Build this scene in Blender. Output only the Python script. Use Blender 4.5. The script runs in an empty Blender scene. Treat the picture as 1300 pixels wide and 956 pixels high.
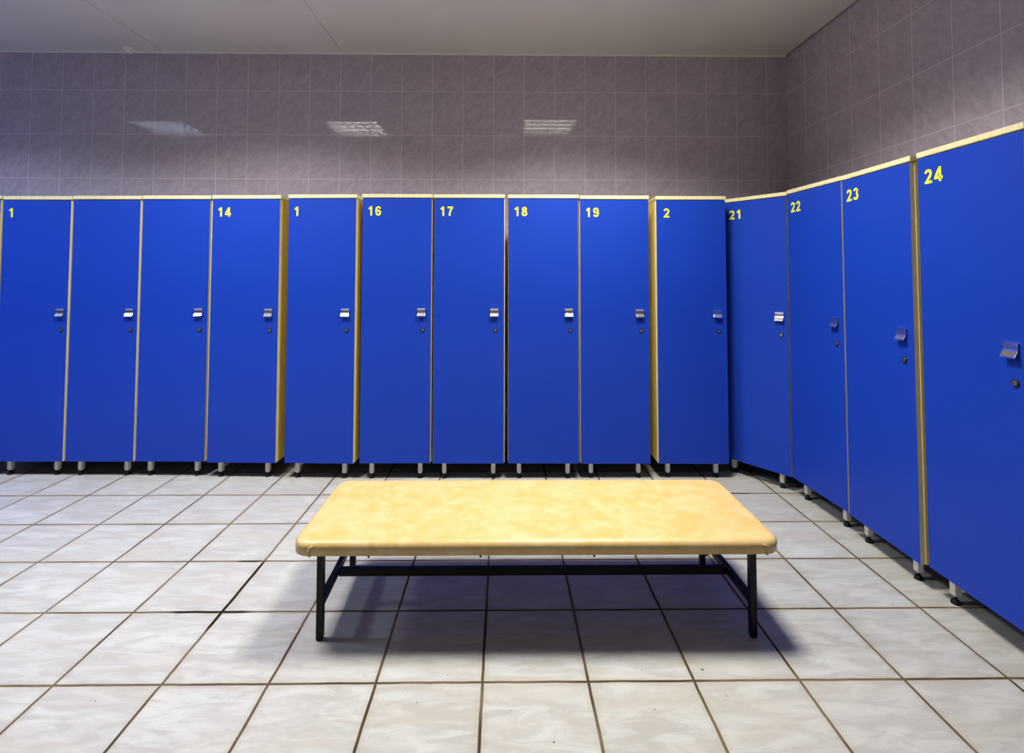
import bpy, bmesh, math
from mathutils import Vector, Matrix

S = bpy.context.scene
COL = S.collection
H = 1.3                      # eye height

# ------------------------------------------------------------------ camera
f, pitch, roll, yaw, cx, cy = 628.258, 0.0369, -0.0015, 0.0110, 645.988, 325.88
cam = bpy.data.cameras.new('camera')
co = bpy.data.objects.new('camera', cam); COL.objects.link(co)
cam.sensor_fit = 'HORIZONTAL'; cam.sensor_width = 36.0
cam.lens = f * 36.0 / 1300.0
cam.shift_x = (650 - cx) / 1300.0
cam.shift_y = (cy - 478) / 1300.0
cam.clip_start = 0.05
A = Matrix(((math.cos(yaw), -math.sin(yaw), 0), (math.sin(yaw), math.cos(yaw), 0), (0, 0, 1)))
B = Matrix(((1, 0, 0), (0, math.cos(pitch), math.sin(pitch)), (0, -math.sin(pitch), math.cos(pitch))))
Cm = Matrix(((math.cos(roll), 0, -math.sin(roll)), (0, 1, 0), (math.sin(roll), 0, math.cos(roll))))
M = Cm @ B @ A               # rows: right, forward, up
R3 = Matrix((M[0], M[2], -Vector(M[1]))).transposed()
co.matrix_world = Matrix.Translation((0, 0, H)) @ R3.to_4x4()
S.camera = co

# ------------------------------------------------------------------ world, exposure
w = bpy.data.worlds.new('world'); S.world = w; w.use_nodes = True
w.node_tree.nodes['Background'].inputs[0].default_value = (0.5, 0.6, 0.8, 1)
w.node_tree.nodes['Background'].inputs[1].default_value = 0.02
S.view_settings.view_transform = 'Standard'; S.view_settings.look = 'None'
S.view_settings.exposure = 0.0; S.view_settings.gamma = 1.0
S.view_settings.use_curve_mapping = False

CEIL = 3.09
# x, y, watts, colour, tube brightness of the ceiling lamps
LAMPS = [(-1.72, 2.10, 76, (1.0, 0.97, 0.97), 12.0, 'square louvred ceiling lamp above the middle of the room, left of the bench'),
         (0.52, 2.20, 78, (1.0, 0.98, 0.90), 9.0, 'square louvred ceiling lamp above the right end of the bench'),
         (-3.92, 2.08, 60, (0.66, 0.79, 1.0), 10.0, 'square louvred ceiling lamp above the left end of the locker row'),
         (-6.10, 2.08, 52, (0.05, 0.16, 1.0), 4.0, 'cool bluish square ceiling lamp beside the left wall'),
         (-3.92, -0.75, 1.5, (0.85, 0.9, 1.0), 0.5, 'square louvred ceiling lamp behind the viewer, far left of the bench'),
         (-1.72, -0.75, 1.5, (1.0, 0.95, 0.90), 0.5, 'square louvred ceiling lamp behind the viewer, left of the bench'),
         (0.53, -0.73, 1.5, (1.0, 0.95, 0.90), 1.2, 'square louvred ceiling lamp behind the viewer, near the right wall')]
SPREAD = math.radians(140)
for x, y, wt, c, tb, lab in LAMPS:
    l = bpy.data.lights.new('ceiling_light', 'AREA'); l.shape = 'SQUARE'; l.size = 0.56
    l.energy = wt; l.color = c; l.spread = SPREAD if x < 0.5 else math.radians(133)
    o = bpy.data.objects.new('ceiling_light', l); COL.objects.link(o)
    o.location = (x, y, CEIL - 0.082)

# ------------------------------------------------------------------ node helpers
class N:
    def __init__(s, name):
        s.m = bpy.data.materials.new(name); s.m.use_nodes = True
        s.t = s.m.node_tree; s.b = s.t.nodes['Principled BSDF']
    def new(s, typ, **kw):
        n = s.t.nodes.new(typ)
        for k, v in kw.items(): setattr(n, k, v)
        return n
    def link(s, a, b): s.t.links.new(a, b)
    def put(s, sock, v):
        if hasattr(v, 'links'): s.link(v, sock)
        else: sock.default_value = v
    def math(s, op, a, b=None, c=None, clamp=False):
        n = s.new('ShaderNodeMath', operation=op, use_clamp=clamp)
        for i, v in enumerate((a, b, c)):
            if v is not None: s.put(n.inputs[i], v)
        return n.outputs[0]
    def mix(s, fac, a, b):
        n = s.new('ShaderNodeMix', data_type='RGBA')
        s.put(n.inputs[0], fac); s.put(n.inputs[6], a); s.put(n.inputs[7], b)
        return n.outputs[2]
    def smooth(s, v, lo, hi, a=0.0, b=1.0):
        n = s.new('ShaderNodeMapRange', interpolation_type='SMOOTHSTEP')
        s.put(n.inputs[0], v)
        for i, q in enumerate((lo, hi, a, b)): n.inputs[i + 1].default_value = q
        return n.outputs[0]
    def noise(s, vec, scale, detail=4, rough=0.5, dist=0.0):
        n = s.new('ShaderNodeTexNoise')
        if vec is not None: s.link(vec, n.inputs['Vector'])
        n.inputs['Scale'].default_value = scale; n.inputs['Detail'].default_value = detail
        n.inputs['Roughness'].default_value = rough; n.inputs['Distortion'].default_value = dist
        return n.outputs[0]
    def xyz(s, x, y, z):
        n = s.new('ShaderNodeCombineXYZ')
        for i, v in enumerate((x, y, z)): s.put(n.inputs[i], v)
        return n.outputs[0]
    def coords(s):
        tc = s.new('ShaderNodeTexCoord'); sp = s.new('ShaderNodeSeparateXYZ')
        s.link(tc.outputs['Object'], sp.inputs[0])
        return tc.outputs['Object'], sp.outputs
    def bump(s, h, strength, dist=0.002):
        n = s.new('ShaderNodeBump'); n.inputs['Strength'].default_value = strength
        n.inputs['Distance'].default_value = dist
        s.link(h, n.inputs['Height']); s.link(n.outputs[0], s.b.inputs['Normal'])
    def setp(s, **kw):
        names = dict(col='Base Color', rough='Roughness', metal='Metallic', spec='Specular IOR Level',
                     coat='Coat Weight', crough='Coat Roughness', ior='IOR')
        for k, v in kw.items(): s.put(s.b.inputs[names[k]], v)
        return s

def rgb(r, g, b): return (r, g, b, 1)

def grid(n, u, v, u0, v0, tu, tv):
    """distance in metres to the nearest tile joint, plus the cell numbers"""
    a = n.math('DIVIDE', n.math('SUBTRACT', u, u0), tu)
    b = n.math('DIVIDE', n.math('SUBTRACT', v, v0), tv)
    def dist(q, t):
        fr = n.math('FRACT', q)
        d = n.math('SUBTRACT', 0.5, n.math('ABSOLUTE', n.math('SUBTRACT', fr, 0.5)))
        return n.math('MULTIPLY', d, t)
    return dist(a, tu), dist(b, tv), n.math('FLOOR', a), n.math('FLOOR', b)

def plain(name, col, rough=0.5, **kw):
    n = N(name); n.setp(col=rgb(*col), rough=rough, **kw)
    vec, _ = n.coords()
    q = n.noise(vec, 14, 3)
    n.link(n.smooth(q, 0.3, 0.7, rough * 0.9, min(1, rough * 1.1)), n.b.inputs['Roughness'])
    return n.m

def mat_floor():
    n = N('floor_tiles'); vec, sp = n.coords(); T = 0.3393
    wob = n.math('MULTIPLY', n.math('SUBTRACT', n.noise(vec, 9, 2), 0.5), 0.005)
    x = n.math('ADD', sp[0], wob); y = n.math('ADD', sp[1], wob)
    du, dv, iu, iv = grid(n, x, y, -0.0642, 2.9869, T, T)
    d = n.math('MINIMUM', du, dv)
    cell = n.xyz(iu, iv, 0.0)
    wn = n.new('ShaderNodeTexWhiteNoise', noise_dimensions='2D'); n.link(cell, wn.inputs[0])
    rnd = wn.outputs[0]
    off = n.math('MULTIPLY', rnd, 37.0)
    p = n.xyz(n.math('MULTIPLY', sp[0], 0.25), n.math('ADD', sp[1], off), off)
    v1 = n.noise(p, 24, 6, 0.62, 0.9)
    v2 = n.noise(p, 7, 4, 0.55, 0.8)
    v3 = n.noise(vec, 90, 2, 0.6)
    c = n.mix(n.smooth(v1, 0.36, 0.66), rgb(0.31, 0.30, 0.28), rgb(0.395, 0.395, 0.38))
    c = n.mix(n.smooth(v2, 0.42, 0.70, 0, 0.45), c, rgb(0.35, 0.32, 0.27))
    c = n.mix(n.smooth(v3, 0.3, 0.75, 0, 0.10), c, rgb(0.30, 0.27, 0.23))
    vary = n.smooth(rnd, 0, 1, 0.0, 0.12)
    c = n.mix(vary, c, rgb(0.28, 0.26, 0.22))
    # specks of dirt
    sk = n.smooth(n.noise(vec, 60, 1, 0.3), 0.80, 0.83)
    c = n.mix(sk, c, rgb(0.05, 0.04, 0.03))
    # grout, browned unevenly; three stretches stained black
    gn = n.noise(vec, 3.0, 3)
    g = n.mix(n.smooth(gn, 0.38, 0.62), rgb(0.045, 0.033, 0.018), rgb(0.12, 0.092, 0.055))
    def seg(a, b, lo, hi, axis_v):
        k1 = n.math('LESS_THAN', n.math('ABSOLUTE', n.math('SUBTRACT', a, axis_v)), 0.02)
        k2 = n.math('MULTIPLY', n.smooth(b, lo, lo + 0.05), n.smooth(b, hi - 0.05, hi, 1, 0))
        return n.math('MULTIPLY', k1, k2)
    X3 = -0.0642 - 3 * T
    st = seg(sp[0], sp[1], 2.9869 - 3.35 * T, 2.9869 - 1.95 * T, X3)
    st = n.math('MAXIMUM', st, seg(sp[1], sp[0], X3 - 0.62 * T, X3 + 0.35 * T, 2.9869 - 3 * T))
    st = n.math('MAXIMUM', st, seg(sp[1], sp[0], X3 - 0.4 * T, X3 + 0.03 * T, 2.9869 - 2 * T))
    st = n.math('MAXIMUM', st, seg(sp[1], sp[0], 1.20, 1.50, 2.9869))
    g = n.mix(n.math('MULTIPLY', st, 0.93), g, rgb(0.012, 0.010, 0.008))
    mask = n.smooth(n.math('SUBTRACT', d, n.math('MULTIPLY', st, 0.002)), 0.0033, 0.0058, 1, 0)
    halo = n.smooth(d, 0.004, 0.03, 0.22, 0)
    c = n.mix(halo, c, rgb(0.25, 0.20, 0.13))
    n.setp(col=n.mix(mask, c, g), spec=n.math('MULTIPLY', n.math('SUBTRACT', 1.0, mask), 0.4))
    n.link(n.math('ADD', n.smooth(v1, 0.3, 0.7, 0.30, 0.42), n.math('MULTIPLY', mask, 0.4)), n.b.inputs['Roughness'])
    hgt = n.math('SUBTRACT', n.math('MULTIPLY', v1, 0.25), mask)
    n.bump(hgt, 0.55, 0.0025)
    return n.m

def mat_wall(name, axis, u0):
    n = N(name); vec, sp = n.coords(); TW, TH = 0.2465, 0.3564
    du, dv, iu, iv = grid(n, sp[axis], sp[2], u0, 2.4211, TW, TH)
    d = n.math('MINIMUM', du, dv)
    cell = n.xyz(iu, iv, 0.0)
    wn = n.new('ShaderNodeTexWhiteNoise', noise_dimensions='2D'); n.link(cell, wn.inputs[0])
    off = n.math('MULTIPLY', wn.outputs[0], 23.0)
    # streaks of the glaze run diagonally
    a = n.math('ADD', sp[axis], sp[2]); b = n.math('SUBTRACT', sp[2], sp[axis])
    p = n.xyz(n.math('MULTIPLY', a, 0.5), n.math('ADD', b, off), off)
    v = n.noise(p, 16, 5, 0.65, 1.0)
    c = n.mix(n.smooth(v, 0.34, 0.68), rgb(0.42, 0.365, 0.445), rgb(0.51, 0.45, 0.54))
    c = n.mix(n.smooth(wn.outputs[0], 0, 1, 0, 0.14), c, rgb(0.37, 0.32, 0.39))
    mask = n.smooth(d, 0.0012, 0.0028, 1, 0)
    n.setp(col=n.mix(mask, c, rgb(0.66, 0.58, 0.64)), spec=0.5)
    n.link(n.math('ADD', 0.03, n.math('MULTIPLY', mask, 0.5)), n.b.inputs['Roughness'])
    low = n.noise(vec, 5.0, 1, 0.4)
    h = n.math('ADD', n.math('MULTIPLY', mask, -0.5), n.math('MULTIPLY', low, 0.5))
    n.bump(h, 0.14, 0.0015)
    return n.m

def mat_ceiling():
    n = N('ceiling_paint'); vec, sp = n.coords()
    a = n.math('DIVIDE', n.math('ADD', sp[0], 1.305), 1.43)
    fr = n.math('FRACT', a)
    d = n.math('MULTIPLY', n.math('SUBTRACT', 0.5, n.math('ABSOLUTE', n.math('SUBTRACT', fr, 0.5))), 1.43)
    line = n.math('MULTIPLY', n.smooth(d, 0.0015, 0.004, 1, 0), n.math('LESS_THAN', sp[0], -1.0))
    q = n.noise(vec, 2.2, 3)
    c = n.mix(n.smooth(q, 0.3, 0.7), rgb(0.61, 0.585, 0.66), rgb(0.65, 0.625, 0.70))
    n.setp(col=n.mix(n.math('MULTIPLY', line, 0.65), c, rgb(0.14, 0.12, 0.13)), rough=0.55, spec=0.3)
    n.bump(n.noise(vec, 160, 2), 0.06, 0.001)
    return n.m

def mat_bench():
    n = N('cream_leatherette'); vec, sp = n.coords()
    q = n.noise(vec, 16, 6, 0.7, 0.5); q2 = n.noise(vec, 5, 3, 0.5)
    c = n.mix(n.smooth(q, 0.38, 0.66), rgb(0.425, 0.292, 0.085), rgb(0.485, 0.36, 0.158))
    c = n.mix(n.smooth(q2, 0.4, 0.7, 0, 0.4), c, rgb(0.53, 0.385, 0.20))
    n.setp(col=c, rough=0.42, spec=0.45)
    n.bump(n.math('ADD', n.noise(vec, 55, 4, 0.6), n.math('MULTIPLY', q, 0.6)), 0.25, 0.003)
    return n.m

def mat_blue():
    n = N('blue_laminate'); vec, _ = n.coords()
    q = n.noise(vec, 260, 2, 0.5)
    c = n.mix(n.smooth(n.noise(vec, 1.3, 2), 0.3, 0.7), rgb(0.006, 0.036, 0.325), rgb(0.008, 0.041, 0.35))
    n.setp(col=c, rough=0.42, spec=0.22)
    n.bump(q, 0.08, 0.0006)
    return n.m

def mat_wood(name, c0, c1):
    n = N(name); vec, sp = n.coords()
    p = n.xyz(n.math('MULTIPLY', sp[0], 30.0), n.math('MULTIPLY', sp[1], 30.0), n.math('MULTIPLY', sp[2], 1.6))
    q = n.noise(p, 2.0, 4, 0.6, 0.4)
    n.setp(col=n.mix(n.smooth(q, 0.35, 0.65), rgb(*c0), rgb(*c1)), rough=0.45, spec=0.4)
    return n.m

def mat_emit(name, col, strength):
    n = N(name); n.setp(col=rgb(0.9, 0.9, 0.9), rough=0.4)
    n.b.inputs['Emission Color'].default_value = rgb(*col); n.b.inputs['Emission Strength'].default_value = strength
    return n.m

FLOOR = mat_floor(); WALLX = mat_wall('wall_tiles_back', 0, -1.3142); WALLY = mat_wall('wall_tiles_side', 1, 3.709)
CEILM = mat_ceiling(); BENCH = mat_bench(); BLUE = mat_blue()
BEECH = mat_wood('beech_board', (0.64, 0.50, 0.13), (0.70, 0.57, 0.17))
EDGE = mat_wood('pale_edge_band', (0.60, 0.53, 0.28), (0.66, 0.60, 0.36))
UNDER_SHADE = plain('underside_painted_shade', (0.012, 0.010, 0.009), 0.7)  # shade painted into the carcass bottoms, so the floor beneath stays dark
BEAD = plain('grey_bead', (0.30, 0.28, 0.31), 0.6)
YELLOW = plain('yellow_vinyl', (0.70, 0.70, 0.035), 0.5)
CHROME = plain('chrome', (0.78, 0.78, 0.80), 0.2, metal=1.0)
BRASS = plain('brass', (0.80, 0.66, 0.38), 0.3, metal=1.0)
DARKM = plain('dark_lock_rim', (0.008, 0.008, 0.01), 0.4)
BLACK = plain('black_enamel', (0.003, 0.003, 0.005), 0.45, spec=0.2)
RUBBER = plain('black_plastic', (0.004, 0.004, 0.005), 0.6, spec=0.15)
LEGM = plain('pale_leg_plastic', (0.66, 0.64, 0.57), 0.4)
WHITE = plain('white_plastic', (0.80, 0.78, 0.76), 0.45)
HOUSE = plain('white_enamel', (0.80, 0.80, 0.80), 0.4)

# ------------------------------------------------------------------ mesh helpers
def box(bm, x0, y0, z0, x1, y1, z1, mi=0):
    vs = [bm.verts.new(p) for p in ((x0, y0, z0), (x1, y0, z0), (x1, y1, z0), (x0, y1, z0),
                                    (x0, y0, z1), (x1, y0, z1), (x1, y1, z1), (x0, y1, z1))]
    fs = []
    for q in ((0, 3, 2, 1), (4, 5, 6, 7), (0, 1, 5, 4), (1, 2, 6, 5), (2, 3, 7, 6), (3, 0, 4, 7)):
        fc = bm.faces.new([vs[i] for i in q]); fc.material_index = mi; fs.append(fc)
    return fs

def cyl(bm, c, r0, r1, length, axis='Z', seg=20, mi=0):
    """frustum starting at c, running along +axis"""
    r = bmesh.ops.create_cone(bm, cap_ends=True, segments=seg, radius1=r0, radius2=r1, depth=length)
    m = Matrix.Translation((0, 0, length / 2))
    if axis == 'Y': m = Matrix.Rotation(math.radians(-90), 4, 'X') @ m
    if axis == 'X': m = Matrix.Rotation(math.radians(90), 4, 'Y') @ m
    m = Matrix.Translation(c) @ m
    bmesh.ops.transform(bm, matrix=m, verts=r['verts'])
    for v in r['verts']:
        for fc in v.link_faces: fc.material_index = mi
    return r['verts']

def obj(name, bm, mats, parent=None, bevel=0.0, smooth=False, seg=2):
    bmesh.ops.recalc_face_normals(bm, faces=bm.faces[:])
    me = bpy.data.meshes.new(name); bm.to_mesh(me); bm.free()
    for m in (mats if isinstance(mats, (list, tuple)) else [mats]): me.materials.append(m)
    if smooth:
        for p in me.polygons: p.use_smooth = True
    o = bpy.data.objects.new(name, me); COL.objects.link(o)
    if parent: o.parent = parent
    if bevel:
        md = o.modifiers.new('bevel', 'BEVEL'); md.width = bevel; md.segments = seg; md.limit_method = 'ANGLE'
        md.angle_limit = math.radians(40)
    return o

def thing(name, label, cat, loc=(0, 0, 0), rz=0.0, group=None):
    o = bpy.data.objects.new(name, None); COL.objects.link(o); o.empty_display_size = 0.1
    o.location = loc; o.rotation_euler = (0, 0, rz); o['label'] = label; o['category'] = cat
    if group: o['group'] = group
    return o

def structure(name, bm, mat, label):
    o = obj(name, bm, mat); o['kind'] = 'structure'; o['label'] = label; o['category'] = name.split('_')[0]
    return o

# ------------------------------------------------------------------ the room
XL, XR, YB, YF = -7.3, 2.304, 3.95, -2.6
def slab(*a):
    bm = bmesh.new(); box(bm, *a); return bm
structure('floor', slab(XL, YF, -0.1, XR, YB, 0), FLOOR, 'pale grey square floor tiles with brown grout')
structure('ceiling', slab(XL, YF, CEIL, XR, YB, CEIL + 0.1), CEILM, 'plain grey-white panelled ceiling')
structure('wall_back', slab(XL - 0.1, YB, -0.1, XR + 0.1, YB + 0.1, CEIL + 0.1), WALLX, 'mauve-grey glazed tile wall behind the locker row')
structure('wall_right', slab(XR, YF, -0.1, XR + 0.1, YB, CEIL + 0.1), WALLY, 'mauve-grey glazed tile wall on the right')
structure('wall_left', slab(XL - 0.1, YF, -0.1, XL, YB, CEIL + 0.1), WALLY, 'tiled wall at the left end of the room')
structure('wall_front', slab(XL - 0.1, YF - 0.1, -0.1, XR + 0.1, YF, CEIL + 0.1), WALLX, 'tiled wall behind the viewer')
bm = bmesh.new()
box(bm, XL, YB - 0.012, CEIL - 0.012, XR, YB, CEIL)
structure('trim_1', bm, WHITE, 'thin pale bead where the back wall meets the ceiling')
bm = bmesh.new()
box(bm, XR - 0.012, YF, CEIL - 0.012, XR, YB - 0.012, CEIL)
structure('trim_2', bm, BEAD, 'thin pale bead where the right wall meets the ceiling')

# ------------------------------------------------------------------ lockers
def strip(bm, pts, wd, y0, y1):
    """a flat stroke of width wd along pts (x, z), between depths y0 and y1"""
    P = [Vector(p) for p in pts]; L = []
    for i, p in enumerate(P):
        d = (P[min(i + 1, len(P) - 1)] - P[max(i - 1, 0)]).normalized()
        k = 1.0
        if 0 < i < len(P) - 1:
            a = (P[i] - P[i - 1]).normalized(); k = 1 / max(0.6, a.dot(d))
        nrm = Vector((-d.y, d.x)) * wd * 0.5 * k
        L.append((p + nrm, p - nrm))
    for i in range(len(L) - 1):
        q = (L[i][0], L[i][1], L[i + 1][1], L[i + 1][0])
        a = [bm.verts.new((c.x, y0, c.y)) for c in q]; b = [bm.verts.new((c.x, y1, c.y)) for c in q]
        bm.faces.new(a); bm.faces.new(b[::-1])
        for j in range(4):
            bm.faces.new((a[j], a[(j + 1) % 4], b[(j + 1) % 4], b[j]))

def arc(cx_, cz_, rx, rz_, a0, a1, n=14):
    return [(cx_ + rx * math.cos(math.radians(a0 + (a1 - a0) * i / n)),
             cz_ + rz_ * math.sin(math.radians(a0 + (a1 - a0) * i / n))) for i in range(n + 1)]

def glyph(ch):
    if ch == '1': return [[(0.37, 0), (0.37, 1)], [(0.10, 0.72), (0.22, 0.79), (0.33, 0.93)]]
    if ch == '2': return [arc(0.31, 0.69, 0.205, 0.215, 175, -15) + [(0.46, 0.50), (0.30, 0.31), (0.16, 0.12)], [(0.03, 0.09), (0.61, 0.09)]]
    if ch == '3': return [arc(0.30, 0.715, 0.18, 0.195, 165, -80), arc(0.30, 0.30, 0.21, 0.21, 85, -165)]
    if ch == '4': return [[(0.44, 0), (0.44, 1)], [(0.0, 0.27), (0.64, 0.27)], [(0.41, 0.93), (0.08, 0.30)]]
    if ch == '6': return [arc(0.32, 0.31, 0.205, 0.22, 0, 360, 22), arc(0.33, 0.62, 0.225, 0.29, 25, 180) + [(0.105, 0.45), (0.12, 0.30)]]
    if ch == '7': return [[(0.05, 0.91), (0.60, 0.91)], [(0.54, 0.88), (0.40, 0.68), (0.29, 0.40), (0.25, 0.0)]]
    if ch == '8': return [arc(0.32, 0.735, 0.175, 0.175, 0, 360, 20), arc(0.32, 0.30, 0.21, 0.21, 0, 360, 22)]
    if ch == '9': return [[(0.64 - a, 1 - b) for a, b in s] for s in glyph('6')]

def number_mesh(text, h=0.060):
    bm = bmesh.new(); x = 0.0
    for ch in text:
        for s in glyph(ch):
            strip(bm, [((x + a * 1.02) * h, b * h) for a, b in s], 0.185 * h, -0.0012, 0.0004)
        x += 0.80
    return bm

def make_handle():
    """bent chrome plate: flat against the door on top, its lip flared out and down"""
    prof = [(0.0, 0.0), (-0.0085, 0.0), (-0.0065, -0.010), (-0.0065, -0.024), (-0.0085, -0.031), (-0.0125, -0.038), (-0.0175, -0.046), (-0.0190, -0.052)]
    th = 0.0022; bm = bmesh.new(); W = 0.051
    inner = []
    for i, (y, z) in enumerate(prof):
        a = Vector(prof[max(i - 1, 0)]); b = Vector(prof[min(i + 1, len(prof) - 1)])
        d = (b - a).normalized(); nn = Vector((-d.y, d.x))
        if nn.x < 0 and i > 1: nn = -nn
        inner.append((y + nn.x * th if i > 0 else y, z + nn.y * th if i > 1 else z - th))
    rows = []
    for (y, z), (yi, zi) in zip(prof, inner):
        rows.append([bm.verts.new(p) for p in ((-W / 2, y, z), (W / 2, y, z), (W / 2, yi, zi), (-W / 2, yi, zi))])
    for a, b in zip(rows, rows[1:]):
        for j in range(4): bm.faces.new((a[j], a[(j + 1) % 4], b[(j + 1) % 4], b[j]))
    bm.faces.new(rows[0]); bm.faces.new(rows[-1][::-1])
    return bm

def make_lock():
    bm = bmesh.new()
    cyl(bm, (0, -0.004, 0), 0.0125, 0.014, 0.0045, 'Y', 24, 0)
    cyl(bm, (0, -0.0058, 0), 0.0082, 0.0086, 0.003, 'Y', 18, 1)
    box(bm, -0.0010, -0.0064, -0.005, 0.0010, -0.0055, 0.005, 0)
    return bm

DEPTH = 0.50; HB, HT = 0.101, 1.790
meshes = {}
def cached(key, fn, mats, parent, **kw):
    if key in meshes:
        o = meshes[key].copy(); COL.objects.link(o); o.parent = parent
        return o
    o = obj(key, fn(), mats, parent, **kw); meshes[key] = o
    return o

def leg_mesh():
    bm = bmesh.new()
    box(bm, -0.0130, -0.0130, 0.0345, 0.0130, 0.0130, HB + 0.010)
    lo = [v for fc in box(bm, -0.0130, -0.0130, 0.0275, 0.0130, 0.0130, 0.0345) for v in fc.verts]
    for v in set(lo):
        if v.co.z < 0.03: v.co.x *= 0.5; v.co.y *= 0.5
    return bm
def pad_mesh():
    bm = bmesh.new()
    cyl(bm, (0, 0, 0), 0.017, 0.016, 0.008, 'Z', 24)
    cyl(bm, (0, 0, 0.008), 0.016, 0.008, 0.010, 'Z', 24)
    cyl(bm, (0, 0, 0.018), 0.006, 0.006, 0.014, 'Z', 12)
    return bm

def locker(xl, yl, ang, wd, text, label, dz=0.0, inset=0.062, legs=(0.068, 0.068), hz=0.0, group='blue lockers along the walls'):
    a = math.radians(ang); d = Vector((math.cos(a), math.sin(a)))
    cxy = Vector((xl, yl)) + d * wd / 2
    root = thing('locker', label, 'locker', (cxy.x, cxy.y, 0), a, group)
    hw = wd / 2; cw = hw + 0.004; t = 0.018; y0 = 0.0195
    hb, ht = HB + dz, HT + dz
    bm = bmesh.new()
    box(bm, -cw, y0, hb + 0.002, -cw + t, DEPTH, ht); box(bm, cw - t, y0, hb + 0.002, cw, DEPTH, ht)
    box(bm, -cw + t, y0 + 0.001, hb + 0.002, cw - t, DEPTH - 0.006, hb + 0.020)
    box(bm, -cw + t, DEPTH - 0.006, hb + 0.002, cw - t, DEPTH, ht)
    box(bm, -cw + t, y0 + 0.001, ht - t, cw - t, DEPTH - 0.006, ht)
    for fc in bm.faces:
        c = fc.calc_center_median(); fc.normal_update()
        if abs(fc.normal.y) > 0.9 and c.y < y0 + 0.005: fc.material_index = 1
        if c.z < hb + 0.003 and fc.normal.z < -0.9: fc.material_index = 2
    obj('carcass', bm, [BEECH, EDGE, UNDER_SHADE], root, bevel=0.0008)
    bm = bmesh.new(); box(bm, -cw - 0.0005, -0.001, ht + 0.0035, cw + 0.0005, DEPTH, ht + 0.0255)
    obj('top_panel', bm, [EDGE], root, bevel=0.0015)
    bm = bmesh.new(); box(bm, -hw, 0.0, hb, hw, 0.018, ht - 0.002, 0)
    for fc in bm.faces:
        fc.normal_update()
        if abs(fc.normal.y) < 0.5: fc.material_index = 1
    door = obj('door', bm, [BLUE, EDGE], root)
    hd = cached('handle', make_handle, CHROME, door, bevel=0.0006); hd.location = (hw - inset, 0, 1.080 + dz + hz)
    lk = cached('lock', make_lock, [DARKM, BRASS], door); lk.location = (hw - inset + 0.009, 0, 0.943 + dz + hz)
    if text:
        nm = obj('number', number_mesh(text), YELLOW, door)
        nm.location = (-hw + (0.034 if len(text) > 1 or text == '1' else 0.046) + (0.046 if text == '21' else 0), -0.0006, ht - 0.114)
        nm['label'] = 'yellow number ' + text
    for x in (-hw + legs[0], hw - legs[1]):
        for y in (0.045, DEPTH - 0.06):
            lg = cached('leg', leg_mesh, LEGM, root, bevel=0.002); lg.location = (x, y, 0); lg.scale.z = 1.0
            pd = cached('foot_pad', pad_mesh, RUBBER, lg)
    return root

locker(-3.735, 3.268, -0.5, 0.441, '', 'blue locker beyond locker 1, cut off by the left edge of the picture')
locker(-3.273, 3.263, -0.5, 0.441, '1', 'blue locker with a yellow 1, at the far left end of the row', dz=-0.004, inset=0.046)
locker(-2.811, 3.255, -0.9, 0.438, '', 'blue locker with no number, right beside the leftmost locker marked 1', dz=-0.002, inset=0.05)
locker(-2.357, 3.247, -0.9, 0.441, '', 'blue locker with no number, immediately left of locker 14', inset=0.058)
locker(-1.891, 3.226, -1.7, 0.442, '14', 'blue locker with yellow number 14, beech side showing beside a gap')
locker(-1.390, 3.208, -2.4, 0.441, '1', 'blue locker with a worn yellow 1, between lockers 14 and 16', dz=0.003)
locker(-0.909, 3.190, -0.2, 0.446, '16', 'blue locker with yellow number 16, between the worn 1 and 17', dz=0.0055)
locker(-0.445, 3.186, -0.4, 0.450, '17', 'blue locker with yellow number 17, behind the bench, left of the dark narrow gap', dz=0.0045)
locker(0.034, 3.186, -0.5, 0.448, '18', 'blue locker with yellow number 18, right of the dark narrow gap behind the bench', dz=0.004)
locker(0.497, 3.188, -0.2, 0.442, '19', 'blue locker with yellow number 19, between locker 18 and the one marked 2')
locker(0.993, 3.191, -1.2, 0.446, '2', 'blue locker with a lone yellow 2, last of the back row before the corner', dz=-0.002)
locker(1.457, 3.336, -53.0, 0.440, '21', 'blue locker with yellow number 21 set at an angle across the corner', dz=-0.006, inset=0.049)
locker(1.723, 2.971, -86.8, 0.442, '22', 'blue locker with yellow number 22, first along the right wall')
locker(1.744, 2.515, -90.8, 0.430, '23', 'blue locker with yellow number 23, between 22 and 24', dz=-0.003, hz=-0.006)
locker(1.754, 2.062, -90.6, 0.430, '24', 'blue locker with yellow number 24, nearest and largest at right', dz=0.003, hz=-0.013)

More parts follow.
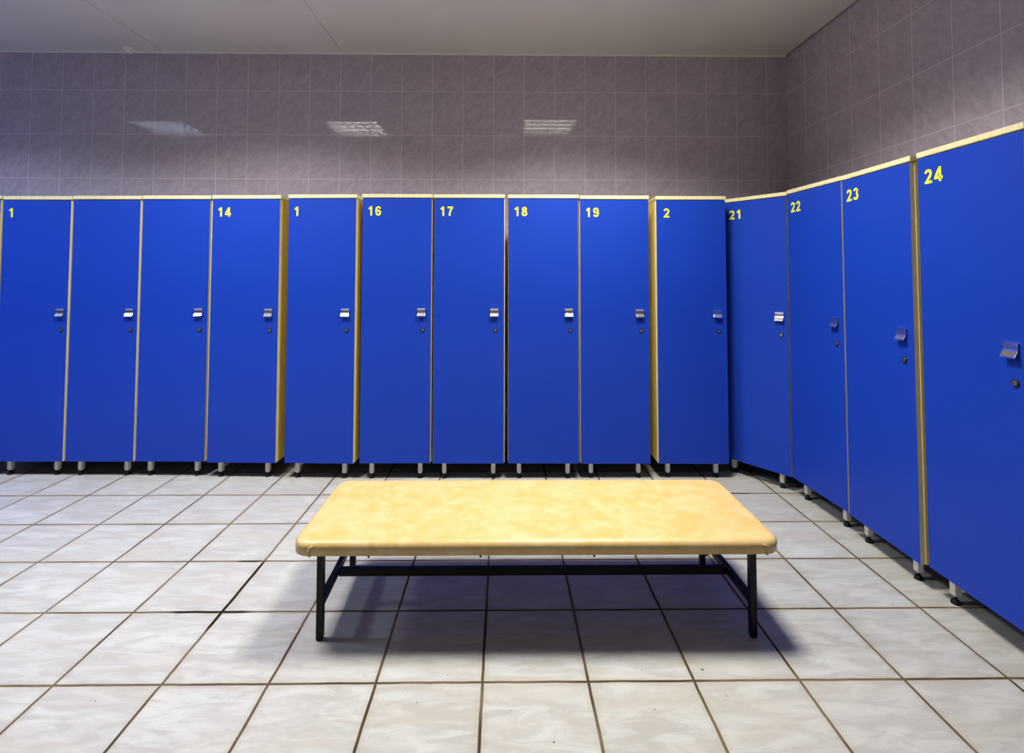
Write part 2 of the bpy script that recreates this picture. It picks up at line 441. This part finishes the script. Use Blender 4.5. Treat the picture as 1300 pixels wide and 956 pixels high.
# ------------------------------------------------------------------ bench
bench = thing('bench', 'low bench with cream padded seat on black steel frame in the middle of the floor', 'bench', (0.121, 2.04, 0))
def rounded_slab(x0, x1, y0, y1, z0, z1, rc, re, nseg=10, ne=6):
    """cushion: rounded corners in plan, rounded edges in section"""
    bm = bmesh.new()
    def ring(ins, z):
        r = max(rc - ins, 0.004); pts = []
        for (sx, sy, a0) in ((1, -1, -90), (1, 1, 0), (-1, 1, 90), (-1, -1, 180)):
            ccx = (x1 - rc if sx > 0 else x0 + rc); ccy = (y1 - rc if sy > 0 else y0 + rc)
            for i in range(nseg + 1):
                t = math.radians(a0 + 90 * i / nseg)
                pts.append((ccx + r * math.cos(t), ccy + r * math.sin(t)))
        # densify the straight runs so the surface stays even
        out = []
        for i, p in enumerate(pts):
            q = pts[(i + 1) % len(pts)]; L = math.hypot(q[0] - p[0], q[1] - p[1]); k = max(1, int(round(L / 0.06)))
            if L < 0.05: k = 1
            for j in range(k): out.append((p[0] + (q[0] - p[0]) * j / k, p[1] + (q[1] - p[1]) * j / k, z))
        return out
    base = ring(0, 0); n = len(base)
    prof = [(0.020, z0), (0.008, z0 + 0.001), (0.002, z0 + 0.006)]
    for i in range(ne + 1):
        t = math.pi / 2 * i / ne
        prof.append((re * (1 - math.cos(t)), z1 - re * 0.95 + re * 0.82 * math.sin(t)))
    prof += [(re + 0.012, z1 - re * 0.08), (re + 0.028, z1)]
    rings = []
    def at(ins, z):
        r = max(rc - ins, 0.001); res = []
        for (px, py, _) in base:
            # move every outline point inwards along its own normal
            qx = min(max(px, x0 + rc), x1 - rc); qy = min(max(py, y0 + rc), y1 - rc)
            v = Vector((px - qx, py - qy)); v.normalize()
            res.append((px - v.x * ins, py - v.y * ins, z))
        return res
    for ins, z in prof:
        rings.append([bm.verts.new(p) for p in at(ins, z)])
    for a, b in zip(rings, rings[1:]):
        for i in range(n): bm.faces.new((a[i], a[(i + 1) % n], b[(i + 1) % n], b[i]))
    bm.faces.new(rings[-1]); bm.faces.new(rings[0][::-1])
    return bm
bx, by = 0.121, 2.04
s = obj('seat', rounded_slab(-0.866, 0.872, -0.268, 0.272, 0.312, 0.368, 0.060, 0.026), BENCH, bench, smooth=True)
# vinyl folded over at the two front corners
for sx in (-1, 1):
    bm = bmesh.new()
    pts = [(-0.010, 0.352), (0.002, 0.345), (0.004, 0.330), (0.000, 0.315)]
    x = -0.800 if sx < 0 else 0.806
    rr = []
    for (dx, z) in pts:
        rr.append([bm.verts.new(p) for p in ((x + dx * sx, -0.2690, z), (x + dx * sx + 0.004, -0.2715, z), (x + dx * sx + 0.009, -0.2690, z), (x + dx * sx + 0.004, -0.262, z))])
    for a, b in zip(rr, rr[1:]):
        for j in range(4): bm.faces.new((a[j], a[(j + 1) % 4], b[(j + 1) % 4], b[j]))
    bm.faces.new(rr[0]); bm.faces.new(rr[-1][::-1])
    obj('corner_fold', bm, BENCH, s, smooth=True)

LX = (-0.652 - bx, 0.902 - bx); RXX = (-0.668 - bx, 0.895 - bx)
T = 0.0118
def legbox(x, y):
    bm = bmesh.new(); box(bm, x - T, y - T, 0.006, x + T, y + T, 0.303); return bm
feet = []
for x, y in ((LX[0], 1.823 - by), (LX[1], 1.823 - by), (RXX[0], 2.262 - by), (RXX[1], 2.262 - by)):
    lg = obj('leg', legbox(x, y), BLACK, bench, bevel=0.0015)
    bm = bmesh.new(); box(bm, x - T + 0.002, y - T + 0.002, 0.0, x + T - 0.002, y + T - 0.002, 0.0058)
    obj('foot_cap', bm, RUBBER, lg)
def bar(p, q, hw_, z0, z1):
    p = Vector(p); q = Vector(q); d = (q - p).normalized(); nn = Vector((-d.y, d.x)) * hw_
    bm = bmesh.new(); c = [p + nn, p - nn, q - nn, q + nn]
    a = [bm.verts.new((v.x, v.y, z0)) for v in c]; b = [bm.verts.new((v.x, v.y, z1)) for v in c]
    bm.faces.new(a); bm.faces.new(b)
    for j in range(4): bm.faces.new((a[j], a[(j + 1) % 4], b[(j + 1) % 4], b[j]))
    return bm
for i in (0, 1):
    obj('side_rail', bar((LX[i], 1.838 - by), (RXX[i], 2.247 - by), 0.0105, 0.112, 0.140), BLACK, bench, bevel=0.0015)
def mx(i, y): return LX[i] + (RXX[i] - LX[i]) * (y - 1.823) / (2.262 - 1.823)
obj('long_rail', bar((mx(0, 2.015) + 0.0125, 2.015 - by), (mx(1, 2.015) - 0.0125, 2.015 - by), 0.011, 0.110, 0.139), BLACK, bench, bevel=0.0015)
bm = bmesh.new()        # angle iron under the seat, set back from its edges
for y in (1.86, 2.262): box(bm, LX[0] + 0.015, y - by - 0.012, 0.298, LX[1] - 0.015, y - by + 0.012, 0.3095)
for x in (LX[0], LX[1]): box(bm, x - 0.012, 1.838 - by, 0.300, x + 0.012, 2.247 - by, 0.3092)
obj('seat_frame', bm, BLACK, bench)
for px in (-0.480, -0.080, 0.329, 0.735):
    bm = bmesh.new(); cyl(bm, (px - bx, 1.815 - by, 0.288), 0.003, 0.009, 0.018, 'Z', 12); cyl(bm, (px - bx, 1.815 - by, 0.306), 0.009, 0.009, 0.0055, 'Z', 12)
    obj('bolt', bm, BLACK, bench)

# ------------------------------------------------------------------ ceiling fittings
sen = thing('smoke_detector', 'small round white detector on the ceiling above the left lockers', 'smoke detector', (-2.97, 3.893, CEIL))
bm = bmesh.new()
cyl(bm, (0, 0, -0.010), 0.043, 0.045, 0.010, 'Z', 32)
obj('base', bm, WHITE, sen, bevel=0.001)
bm = bmesh.new()
cyl(bm, (0, 0, -0.022), 0.034, 0.039, 0.012, 'Z', 32); cyl(bm, (0, 0, -0.036), 0.020, 0.033, 0.014, 'Z', 32)
obj('cover', bm, WHITE, sen, bevel=0.002)
bm = bmesh.new(); cyl(bm, (0.028, -0.018, -0.031), 0.003, 0.003, 0.004, 'Z', 10)
obj('indicator', bm, DARKM, sen)

for x, y, wt, c, tb, lab in LAMPS:
    lamp = thing('ceiling_lamp', lab, 'ceiling lamp', (x, y, CEIL), 0, 'square ceiling lamps')
    h = 0.305; bm = bmesh.new()
    box(bm, -h, -h, -0.006, h, h, 0.0)
    for (a0, b0, a1, b1) in ((-h, -h, -h + 0.01, h), (h - 0.01, -h, h, h), (-h + 0.01, -h, h - 0.01, -h + 0.01), (-h + 0.01, h - 0.01, h - 0.01, h)):
        box(bm, a0, b0, -0.078, a1, b1, -0.006)
    obj('housing', bm, HOUSE, lamp)
    tm = mat_emit('tube_glow', c, tb)
    for k in range(4):
        bm = bmesh.new(); cyl(bm, (-0.285, -0.2175 + 0.145 * k, -0.028), 0.013, 0.013, 0.57, 'X', 14)
        obj('tube', bm, tm, lamp, smooth=True)
    bm = bmesh.new()
    for k in range(1, 4): box(bm, -h + 0.011, -h + k * h / 2 - 0.003, -0.077, h - 0.011, -h + k * h / 2 + 0.003, -0.045)
    for k in range(1, 6): box(bm, -h + k * h / 3 - 0.002, -h + 0.011, -0.0765, -h + k * h / 3 + 0.002, h - 0.011, -0.0455)
    obj('louvre', bm, HOUSE, lamp)
